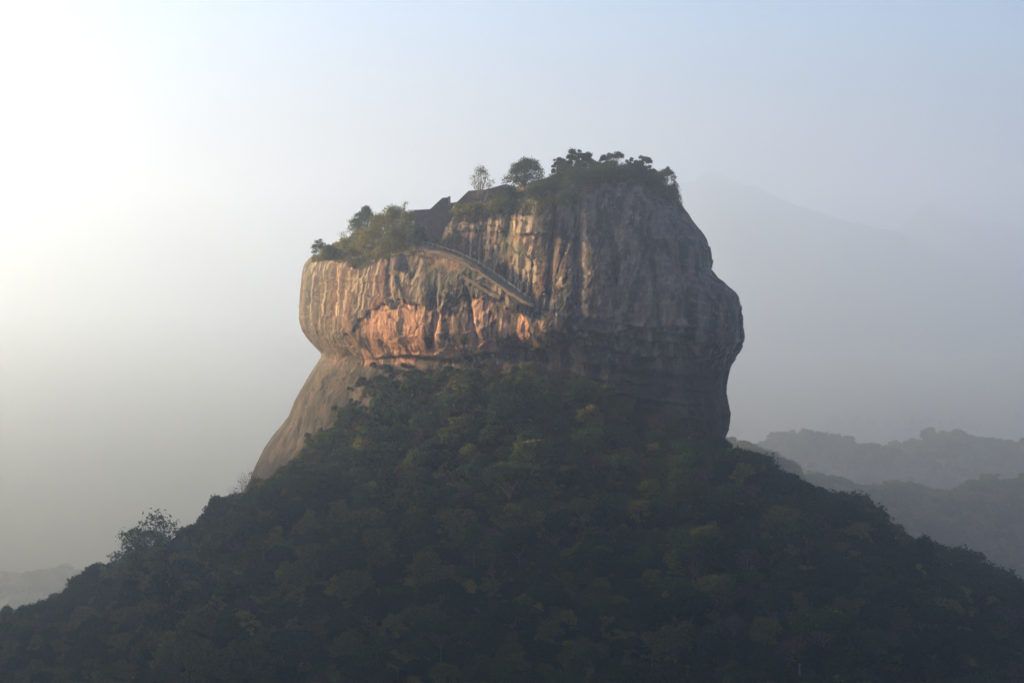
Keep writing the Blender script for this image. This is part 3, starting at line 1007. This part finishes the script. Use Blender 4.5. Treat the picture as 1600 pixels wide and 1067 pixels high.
ux = np.concatenate([ux, [q.x for q in fl_pts]]); uy = np.concatenate([uy, [q.y for q in fl_pts]]); uz = np.concatenate([uz, [q.z for q in fl_pts]])
us = np.concatenate([us, rng.uniform(.16, .42, len(fl_pts))])
uk = rng.choice([k for k in (2, 5, 11, 8, 0) if k in CROWN_OBJ], len(ux))
forest_mass('undergrowth', 'low leafy undergrowth between the forest trees and along the cliff foot', np.stack([ux, uy, uz - 1.2 * us], -1), uk, us, rng.uniform(0, 6.28, len(ux)), CROWN_OBJ)


# the misty wood on the plain behind
def far_wood():
    n = 22000
    y = 1900 + (rng.random(n) ** 1.7) * 5200
    x = rng.uniform(-0.235, 0.235, n) * y
    kx_, ky_ = [], []
    for (kx, ky, kz, rx, ry) in KNOLLS:
        m = int(min(1400, rx * ry * 3.2 / 30))
        kx_.append(kx + rng.normal(0, .75, m) * rx); ky_.append(ky + rng.normal(0, .6, m) * ry)
    x = np.concatenate([x] + kx_); y = np.concatenate([y] + ky_)
    z = ground_z(x, y)
    D = outline_dist(x, y)
    dens = fbm(x * 0.004, y * 0.003, None, 95, 3)
    px, py = project(x, y, z + 8)
    open_ = (((dens < 0.08) | (x < 0)) & (z < PLAIN_Z + 25)) | ((np.abs(y - 3350) < 60 + 40 * fbm(x * .01, y * 0, None, 96, 2)) & (x > 530))
    ok = (D > 330) & ~open_ & ~((px > 480) & (px < 1120) & (py < 690))
    x, y, z = x[ok], y[ok], z[ok]
    s = np.clip(np.exp(rng.normal(0.12, .3, len(x))), .6, 2.3)
    k = rng.choice([q for q in (0, 2, 3, 5, 6) if q in CROWN_OBJ], len(x))
    forest_mass('far_wood', 'misty blue grey woodland fading across the plain behind the rock', np.stack([x, y, z - .4], -1), k, s, rng.uniform(0, 6.28, len(x)), CROWN_OBJ)


far_wood()


# single trees that stand out against the mist
def on_ground(px, py_top, Y, pair, h, label, name='forest_tree', group=None, rz=0.0, s=None):
    """a tree whose top shows at (px, py_top) when it stands at depth Y; h = height of the pair's mesh"""
    top = at(px, py_top, Y)
    g = float(ground_z(top.x, Y))
    sc = s or max(0.35, min(2.2, (top.z - g) / h))
    return place(pair, name, label, 'tree', (top.x, Y, g - 0.3), sc, rz, group)


# ------------------------------------------------------------------ summit: grass, bushes, trees
def tree_at(px_base, py_base, pair, label, name, s=1.0, rz=0.0, Y=None, cat='tree', group=None):
    p = hit(px_base, py_base)
    if p is None or Y is not None:
        q = at(px_base, py_base, Y or 985)
        p = rock_top(q.x, q.y) or q
    return place(pair, name, label, cat, (p.x, p.y, p.z - 0.25), s, rz, group)



# trees that stand out on the forest skyline and in the mist
T_BARE = make_tree(201, 12, 9, 'loose', 900, 0.35, 'brown', bark=M_PALEBARK, bare=0.8, clumps=18)
T_LOOSE = make_tree(202, 15, 19, 'loose', 3600, 0.55, 'mid', clumps=34)
T_LOOSE2 = make_tree(203, 14, 13, 'loose', 2300, 0.55, 'mid', clumps=26)
T_TALL = make_tree(204, 14, 8, 'tall', 3200, 0.6, 'dark')
T_FLAT = make_tree(205, 12, 13, 'umbrella', 2600, 0.55, 'dark', clumps=20)
T_ROUND = make_tree(206, 13, 15, 'wide', 4200, 0.65, 'dark', clumps=22)
G = 'trees standing out on the forest skyline'
on_ground(388, 732, 985, T_BARE, 12, 'bare grey twiggy tree at the foot of the rock against the mist', group=G)
on_ground(236, 817, 1000, T_LOOSE, 14, 'wide loose branched tree rising highest on the sunny forest skyline', group=G, rz=.5)
on_ground(288, 823, 1003, T_LOOSE2, 13.3, 'airy tree with sky showing through, beside the wide loose tree', group=G, rz=2)
on_ground(326, 813, 995, T_TALL, 14, 'dense dark narrow tree between the airy tree and the rock foot', group=G)
on_ground(365, 812, 992, T_TALL, 14, 'small dark tree touching the left foot of the rock', group=G, rz=1.4)
on_ground(1172, 706, 990, T_ROUND, 12.5, 'dark round tree on the ridge right beside the shaded cliff foot', group=G)
on_ground(1322, 768, 985, T_ROUND, 12.5, 'tall dark round tree on the middle of the shaded ridge', group=G, rz=2.2)
on_ground(1352, 798, 980, T_TALL, 14, 'small dark tree leaning on the tall round ridge tree', group=G, rz=.7)
on_ground(1478, 828, 985, T_FLAT, 11.4, 'flat topped tree on the lower shaded ridge', group=G)
on_ground(1535, 842, 985, T_FLAT, 11.4, 'broad flat topped tree at the end of the shaded ridge', group=G, rz=1.9)
on_ground(1588, 872, 980, T_ROUND, 12.5, 'dark tree cut by the edge of the view on the shaded ridge', group=G, rz=1.0)
GM = 'misty trees behind the ridge'
on_ground(1165, 694, 2000, T_LOOSE2, 13.3, 'pale misty tree just behind the ridge tree beside the cliff', name='misty_tree', group=GM)
on_ground(1197, 706, 2005, T_ROUND, 12.5, 'pale misty round tree behind the upper end of the ridge', name='misty_tree', group=GM)
on_ground(1272, 736, 2400, T_ROUND, 12.5, 'large misty grey blue tree rising behind the middle of the ridge', name='misty_tree', group=GM, rz=3)
on_ground(1330, 758, 2405, T_LOOSE2, 13.3, 'small misty tree beside the large misty tree', name='misty_tree', group=GM, rz=4)

# ------------------------------------------------------------------ summit trees and bushes
def summit_tree(seed, px, py_base, py_top, wpx, style, mat, label, name='summit_tree', cat='tree', leaves=2600, leaf=0.5, bare=0.0, lean=0.0, clumps=18, bark=None, Y=None, group='trees on the summit of the rock'):
    p = None
    while p is None or p.y > 1120:
        p = hit(px, py_base)
        py_base += 1.0
    k = p.y / FPX
    top = at(px, py_top, p.y).z
    h = max(1.5, (top - p.z)) / (0.93 if style in ('umbrella', 'loose') else 0.97)
    pair = make_tree(seed, h, wpx * k, style, leaves, leaf, mat, bark, bare, lean, clumps)
    return place(pair, name, label, cat, (p.x, p.y, p.z - 0.3), 1.0, 0.0, group)


summit_tree(301, 505, 404, 374, 38, 'loose', 'dark', 'small dark flat topped tree leaning out over the sunny end of the rock', leaves=1300, leaf=.45, lean=-0.5, clumps=14)
summit_tree(302, 549, 384, 354, 44, 'loose', 'olive', 'sparse pale tree on the grassy shoulder above the sunny cliff', leaves=420, leaf=.4, clumps=16)
summit_tree(303, 572, 380, 317, 56, 'dome', 'mid', 'large rounded tree at the top of the grassy shoulder', leaves=7000, leaf=.48, clumps=38)
GB = 'bushes on the rock'
for n, (px, pb, pt, w, mt, lab) in enumerate((
        (598, 386, 330, 46, 'yellow', 'light green bush right of the large rounded shoulder tree'),
        (616, 385, 319, 42, 'olive', 'tall green bush in the middle of the shoulder thicket'),
        (641, 384, 328, 40, 'olive', 'dark green bush against the iron staircase'),
        (582, 392, 352, 42, 'yellow', 'low bush in front of the large rounded shoulder tree'),
        (624, 392, 350, 44, 'olive', 'low wide bush at the front of the shoulder thicket'),
        (556, 393, 374, 34, 'yellow', 'low yellowish bush on the sunny grassy slope'),
        (530, 396, 380, 30, 'yellow', 'lowest yellowish bush next to the small dark leaning tree'),
        (604, 393, 374, 30, 'yellow', 'yellowish bush on the brow below the shoulder thicket'),
        (566, 392, 358, 40, 'olive', 'green bush left of the large rounded shoulder tree'),
        (543, 396, 372, 32, 'yellow', 'yellow green bush under the sparse pale tree'),
        (518, 402, 386, 30, 'yellow', 'low yellow green bush at the brow of the sunny end'),
        (650, 388, 352, 30, 'mid', 'dark bush at the foot of the iron staircase'))):
    summit_tree(320 + n, px, pb, pt, w, 'bush', mt, lab, 'bush', 'bush', leaves=4200, leaf=.52, clumps=26, group=GB)
summit_tree(304, 632, 378, 314, 34, 'loose', 'olive', 'thin twiggy tree poking out of the shoulder thicket beside the brick wall', leaves=500, leaf=.45, clumps=16)
summit_tree(305, 752, 327, 257, 50, 'dome', 'olive', 'slender airy tree with pale thin trunk standing alone above the stairway', leaves=1100, leaf=.42, clumps=26, bark=M_PALEBARK)
summit_tree(306, 820, 300, 246, 66, 'dome', 'mid', 'domed round tree standing alone on the summit edge', leaves=7000, leaf=.48, clumps=36)
for n, (px, pb, pt, w, st, mt, lv, lab) in enumerate((
        (873, 284, 241, 28, 'loose', 'dark', 2300, 'ragged dark tree at the near end of the summit clump'),
        (899, 282, 233, 38, 'loose', 'dark', 3000, 'tallest ragged dark tree of the summit clump'),
        (918, 282, 238, 36, 'dome', 'dark', 2200, 'dense dark tree next to the tallest tree of the summit clump'),
        (941, 280, 244, 34, 'loose', 'dark', 2600, 'dark tree in the middle of the summit clump'),
        (962, 278, 239, 26, 'umbrella', 'dark', 900, 'small spreading tree sticking out of the summit clump'),
        (985, 280, 248, 32, 'loose', 'dark', 2500, 'dark tree with spiky top near the summit corner'),
        (1006, 282, 245, 32, 'loose', 'dark', 2600, 'dark tree at the summit corner above the red panel'))):
    summit_tree(340 + n, px, pb, pt, w, st, mt, lab, leaves=int(lv * 1.6), leaf=.5, clumps=20)
summit_tree(350, 1036, 304, 259, 48, 'dome', 'mid', 'tree leaning out over the shaded end of the summit', leaves=2600, leaf=.48, lean=0.3, clumps=22)
for n, (px, pb, pt, w, mt, lab) in enumerate((
        (872, 300, 268, 34, 'mid', 'dark bush under the near end of the summit clump'), (893, 306, 264, 38, 'mid', 'large dark bush hanging on the summit brow'),
        (918, 294, 262, 38, 'mid', 'dark bush below the dense summit tree'), (945, 287, 258, 40, 'mid', 'dark bush above the pale ledge of the summit'),
        (973, 285, 257, 38, 'mid', 'dark bush above the red panel of the cliff'), (1002, 288, 258, 36, 'mid', 'dark bush at the summit corner'),
        (1026, 304, 272, 32, 'mid', 'bush below the leaning tree at the shaded summit end'), (1048, 318, 288, 30, 'mid', 'lowest bush on the shaded summit slope'),
        (882, 284, 252, 30, 'mid', 'dark bush between the ragged trees at the near end of the clump'), (930, 282, 250, 30, 'mid', 'dark bush filling the middle of the summit clump'),
        (954, 282, 250, 28, 'mid', 'dark bush under the small spreading summit tree'), (994, 284, 251, 28, 'mid', 'dark bush between the two spiky corner trees'),
        (1018, 292, 262, 26, 'mid', 'dark bush between the corner tree and the leaning tree'), (905, 288, 256, 34, 'mid', 'dark bush below the tallest summit tree'),
        (855, 306, 281, 32, 'mid', 'green bush right of the domed summit tree'), (838, 312, 290, 30, 'mid', 'low bush below the domed summit tree'),
        (796, 318, 292, 32, 'mid', 'green bush left of the domed summit tree'), (782, 334, 312, 34, 'olive', 'olive bush on the ledge right of the slender airy tree'),
        (740, 332, 318, 30, 'yellow', 'yellowish bush at the foot of the slender airy tree'), (720, 333, 320, 26, 'yellow', 'yellowish bush next to the stone pillar'),
        (800, 334, 314, 30, 'mid', 'green bush above the undercut rock block'), (885, 322, 300, 30, 'mid', 'dark bush growing down the cliff brow'))):
    summit_tree(360 + n, px, pb, pt, w, 'bush', mt, lab, 'bush', 'bush', leaves=2400, leaf=.48, clumps=16, group=GB)


# grass on the terraces and brows
def build_grass():
    g = np.random.default_rng(77)
    V, F = [], []
    pts = []
    for _ in range(5200):
        px = g.uniform(488, 1066)
        top, rim = float(top_line(px)), float(rim_line(px))
        py = g.uniform(top - 2, rim + 7 + 5 * math.sin(px * .07) + (8 if 690 < px < 900 else 0))
        p = hit(px, py)
        if p is not None and 880 < p.y < 1100:
            pts.append(p)
    for _ in range(500):                                    # tufts in cracks of the cliff
        px = g.uniform(560, 1090); py = g.uniform(330, 560)
        p = hit(px, py)
        if p is not None and float(vnoise(np.array([px * .03]), np.array([py * .05]), None, 99)[0]) > 0.35:
            pts.append(p)
    for p in pts:
        h = g.uniform(.4, 1.5) * (0.6 + 0.8 * g.random())
        for _ in range(7):
            a = g.uniform(0, 6.28); r = g.uniform(0, .55)
            bx, by = p.x + r * math.cos(a), p.y + r * math.sin(a)
            a2 = g.uniform(0, 6.28); w = g.uniform(.08, .2)
            ln = g.uniform(-.45, .45), g.uniform(-.45, .45)
            b = len(V)
            V += [(bx - w * math.cos(a2), by - w * math.sin(a2), p.z - .15), (bx + w * math.cos(a2), by + w * math.sin(a2), p.z - .15), (bx + ln[0] * h, by + ln[1] * h, p.z + h * g.uniform(.6, 1.1))]
            F.append((b, b + 1, b + 2))
    o = link('grass', mesh_np('grass', V, F, M_GRASS, smooth=False))
    tag(o, 'tufts of dry yellowish green grass on the brows and terraces of the rock', kind='stuff')


build_grass()


# ------------------------------------------------------------------ brick walls on the rock
def wall_prism(name, label, poly, Y, thick, mat, cop=None):
    F = [at(a, b, Y) for a, b in poly]
    B = [p + Vector((0, thick, 0)) for p in F]
    root = empty(name, (F[-1].x, Y, F[-1].z))
    tag(root, label, 'wall')
    mb = MB(); mb.poly_prism([p - root.location for p in F], [p - root.location for p in B])
    face = mb.build('wall_face', mat, root)
    for (a, b) in zip(cop, cop[1:]):
        A, C = at(a[0], a[1], Y) - root.location, at(b[0], b[1], Y) - root.location
        u = Vector((0, -0.18, 0)); w = Vector((0, thick + 0.18, 0)); t = Vector((0, 0, 0.28)); e = Vector((0, 0, 0.02))
        mb = MB()
        mb.poly_prism([A + u + e, C + u + e, C + u + t, A + u + t], [A + w + e, C + w + e, C + w + t, A + w + t])
        mb.build('coping', M_BRICK, face)
    return root


YA = min(hit(700, 338).y + 1.0, hit(680, 372).y + 0.5)
wall_prism('brick_wall', 'dark brick wall with stepped sloping top beside the shoulder thicket', [(646, 329.5), (672, 328), (691, 310.5), (702, 309.5), (702, 346), (690, 389), (650, 389)], YA, 2.0, M_BRICK, [(646, 329.5), (672, 328), (691, 310.5), (702, 309.5)])
YB = hit(735, 326).y + 3.0
wall_prism('brick_wall', 'dark brick terrace wall with sloping top behind the slender airy tree', [(703, 318.5), (714, 317), (732, 299.5), (760, 297), (780, 291.5), (792, 288.5), (806, 292), (806, 330), (703, 340)], YB, 2.0, M_BRICK,
           [(703, 318.5), (714, 317), (732, 299.5), (760, 297), (780, 291.5), (792, 288.5)])
pb, pt = at(702, 331, YA - 0.5), at(702, 308, YA - 0.5)
e = empty('stone_pillar', pb); tag(e, 'pale square stone pillar at the end of the dark brick wall', 'pillar')
mb = MB(); mb.box((0, 0, (pt.z - pb.z) / 2 - .2), (1.0, 1.0, pt.z - pb.z + 0.4)); shaft = mb.build('shaft', M_PLASTER, e)
mb = MB(); mb.box((0, 0, pt.z - pb.z + .13), (1.3, 1.3, .26)); mb.build('cap', M_PLASTER, shaft)

# iron staircase in front of the brick wall
YS = YA - 2.6
b0, b1 = at(656, 389, YS), at(668, 389, YS)
zt = at(656, 352, YS).z
e = empty('iron_staircase', (b0.x, YS, b0.z)); tag(e, 'narrow iron staircase climbing the dark brick wall above the stairway', 'staircase')
W_, H_ = b1.x - b0.x, zt - b0.z
for dx in (0, W_):
    for dy in (0, 1.6):
        mb = MB(); mb.box((dx, dy, H_ / 2 - .3), (.2, .2, H_ + .6)); mb.build('post', M_PALEMETAL if dx == 0 else M_METAL, e)
nfl = 4
for f in range(nfl):
    z0, z1 = H_ * f / nfl, H_ * (f + 1) / nfl
    xa, xb = (0.1, W_ - 0.1) if f % 2 == 0 else (W_ - 0.1, 0.1)
    for k in range(6):
        t = (k + .5) / 6
        mb = MB(); mb.box((xa + (xb - xa) * t, .8, z0 + (z1 - z0) * t), (.34, 1.3, .07)); mb.build('tread', M_METAL, e)
    for dy in (0.12, 1.48):
        mb = MB(); mb.tube([(xa, dy, z0), (xb, dy, z1)], [.07, .07], 4); mb.build('stringer', M_METAL, e)
        mb = MB(); mb.tube([(xa, dy, z0 + 1.0), (xb, dy, z1 + 1.0)], [.05, .05], 4); mb.build('handrail', M_PALEMETAL, e)

# the long stairway cut along the ledge: tiers of retaining walls, coping, railing
PXS = np.arange(652, 838, 3.0)
sp0 = hit(655, float(stair_line(655)) + 3)
e = empty('stone_stairway', sp0)
tag(e, 'long stone stairway with tiered retaining walls climbing diagonally across the cliff', 'stairway')


def spread(px):
    return float(np.interp(px, [650, 690, 740, 790, 815, 840], [1.8, 2.1, 2.4, 2.7, 2.2, 1.2]))


PATHP = []
for px in PXS:
    p = min((hit(float(px), float(stair_line(px)) + q) for q in (3, 6, 10, 14)), key=lambda v: v.y)
    PATHP.append(p)
ys = np.array([p.y for p in PATHP]); ys = np.convolve(np.pad(ys, 4, mode='edge'), np.ones(9) / 9, mode='valid')


def ribbon(name, mat, tops, hs, y_off, thick, parent, j0=0, j1=None):
    mb = MB()
    pts = []
    for px, tp, hh, y in list(zip(PXS, tops, hs, ys))[j0:j1]:
        a = at(float(px), tp, y - y_off) - parent.location
        b = at(float(px), tp + hh, y - y_off) - parent.location
        pts.append((a, b))
    n = len(pts)
    base = len(mb.v)
    for a, b in pts:
        mb.v += [tuple(a), tuple(b), tuple(b + Vector((0, thick, 0))), tuple(a + Vector((0, thick, 0)))]
    for i in range(n - 1):
        p, q = base + 4 * i, base + 4 * (i + 1)
        for k in range(4):
            l = (k + 1) % 4
            mb.f.append((p + k, q + k, q + l, p + l))
    mb.f.append((base, base + 1, base + 2, base + 3)); q = base + 4 * (n - 1); mb.f.append((q + 3, q + 2, q + 1, q))
    return mb.build(name, mat, parent)


for j in range(5):
    tops = [float(stair_line(px)) - 7 + j * spread(px) + (2.2 * random.random() - 1.1) for px in PXS]
    hs = [spread(px) + 1.5 for px in PXS]
    w = ribbon('retaining_wall', M_STONE, tops, hs, -2.2 + 0.8 * j, 3.0, e)
    ribbon('coping', M_PLASTER, [t - 0.5 for t in tops], [0.8 + 0.8 * random.random() for _ in tops], -2.2 + 0.8 * j + 0.3 * random.random(), 0.9, e).parent = w
# treads between the two upper tiers
for n, px in enumerate(np.arange(658, 834, 3.2)):
    y = float(np.interp(px, PXS, ys)) + 2.0
    c = at(float(px), float(stair_line(px)) - 7.0, y) - e.location
    mb = MB(); mb.box(c, (0.95, 2.2, 0.45)); mb.build('step', M_PLASTER, e)
for n, px in enumerate(np.arange(660, 838, 8.0)):
    y = float(np.interp(px, PXS, ys)) + 1.2
    c = at(float(px), float(stair_line(px)) - 8.5, y) - e.location
    mb = MB(); mb.box((c.x, c.y, c.z + .35), (.16, .16, 1.5)); mb.build('rail_post', M_PALEMETAL, e)
mb = MB()
mb.tube([at(float(px), float(stair_line(px)) - 11.5, float(np.interp(px, PXS, ys)) + 1.2) - e.location for px in np.arange(660, 838, 8.0)], [.08] * len(np.arange(660, 838, 8.0)), 4)
mb.build('handrail', M_PALEMETAL, e)
# lower branch of the path
def low_line(px):
    return float(np.interp(px, [716, 740, 768, 790], [424, 440, 457, 466]))


ribbon('lower_wall', M_STONE, [low_line(p) for p in PXS], [6.0] * len(PXS), 1.0, 2.4, e, 22, 44)
# buttresses under the lower end
for n, px in enumerate((806, 813, 819, 825, 831)):
    y = float(np.interp(px, PXS, ys)) - 1.7
    top_ = at(float(px), float(stair_line(px)) + 12, y) - e.location; bot = at(float(px), float(stair_line(px)) + 26 - n * 2, y) - e.location
    mb = MB(); mb.box((top_.x, top_.y + .5, (top_.z + bot.z) / 2), (.9, 1.2, top_.z - bot.z)); mb.build('buttress', M_PLASTER, e)

# pale stacked steps below the brow
q0 = hit(628, 421)
e2 = empty('stone_steps', q0); tag(e2, 'short stack of pale stone steps on the brow left of the long stairway', 'steps')
for n in range(8):
    py = 421 - 3.4 * n
    p = hit(627 + 0.6 * n, py)
    c = p - q0
    mb = MB(); mb.box((c.x, c.y + 0.5, c.z), (5.6 - .25 * n + .5 * math.sin(n * 2.3), 2.6, .62), -0.25); mb.build('step', M_PLASTER, e2)

# ------------------------------------------------------------------ haze
def build_haze():
    bx = MB()
    z0, z1 = PLAIN_Z - 40.0, HAZE_TOP
    bx.box((0, 930, (z0 + z1) / 2), (40000, 40000, z1 - z0))
    m, nt, out = new_mat('haze')
    pv = nt.nodes.new('ShaderNodeVolumePrincipled')
    pv.inputs['Color'].default_value = HAZE_COLOR
    pv.inputs['Density'].default_value = HAZE_DENSITY
    pv.inputs['Anisotropy'].default_value = HAZE_ANISO
    nt.links.new(pv.outputs[0], out.inputs['Volume'])
    o = bx.build('haze', m)
    tag(o, 'morning haze filling the air around the rock and over the plain', kind='stuff')


HAZE_TOP = 730.0
build_haze()
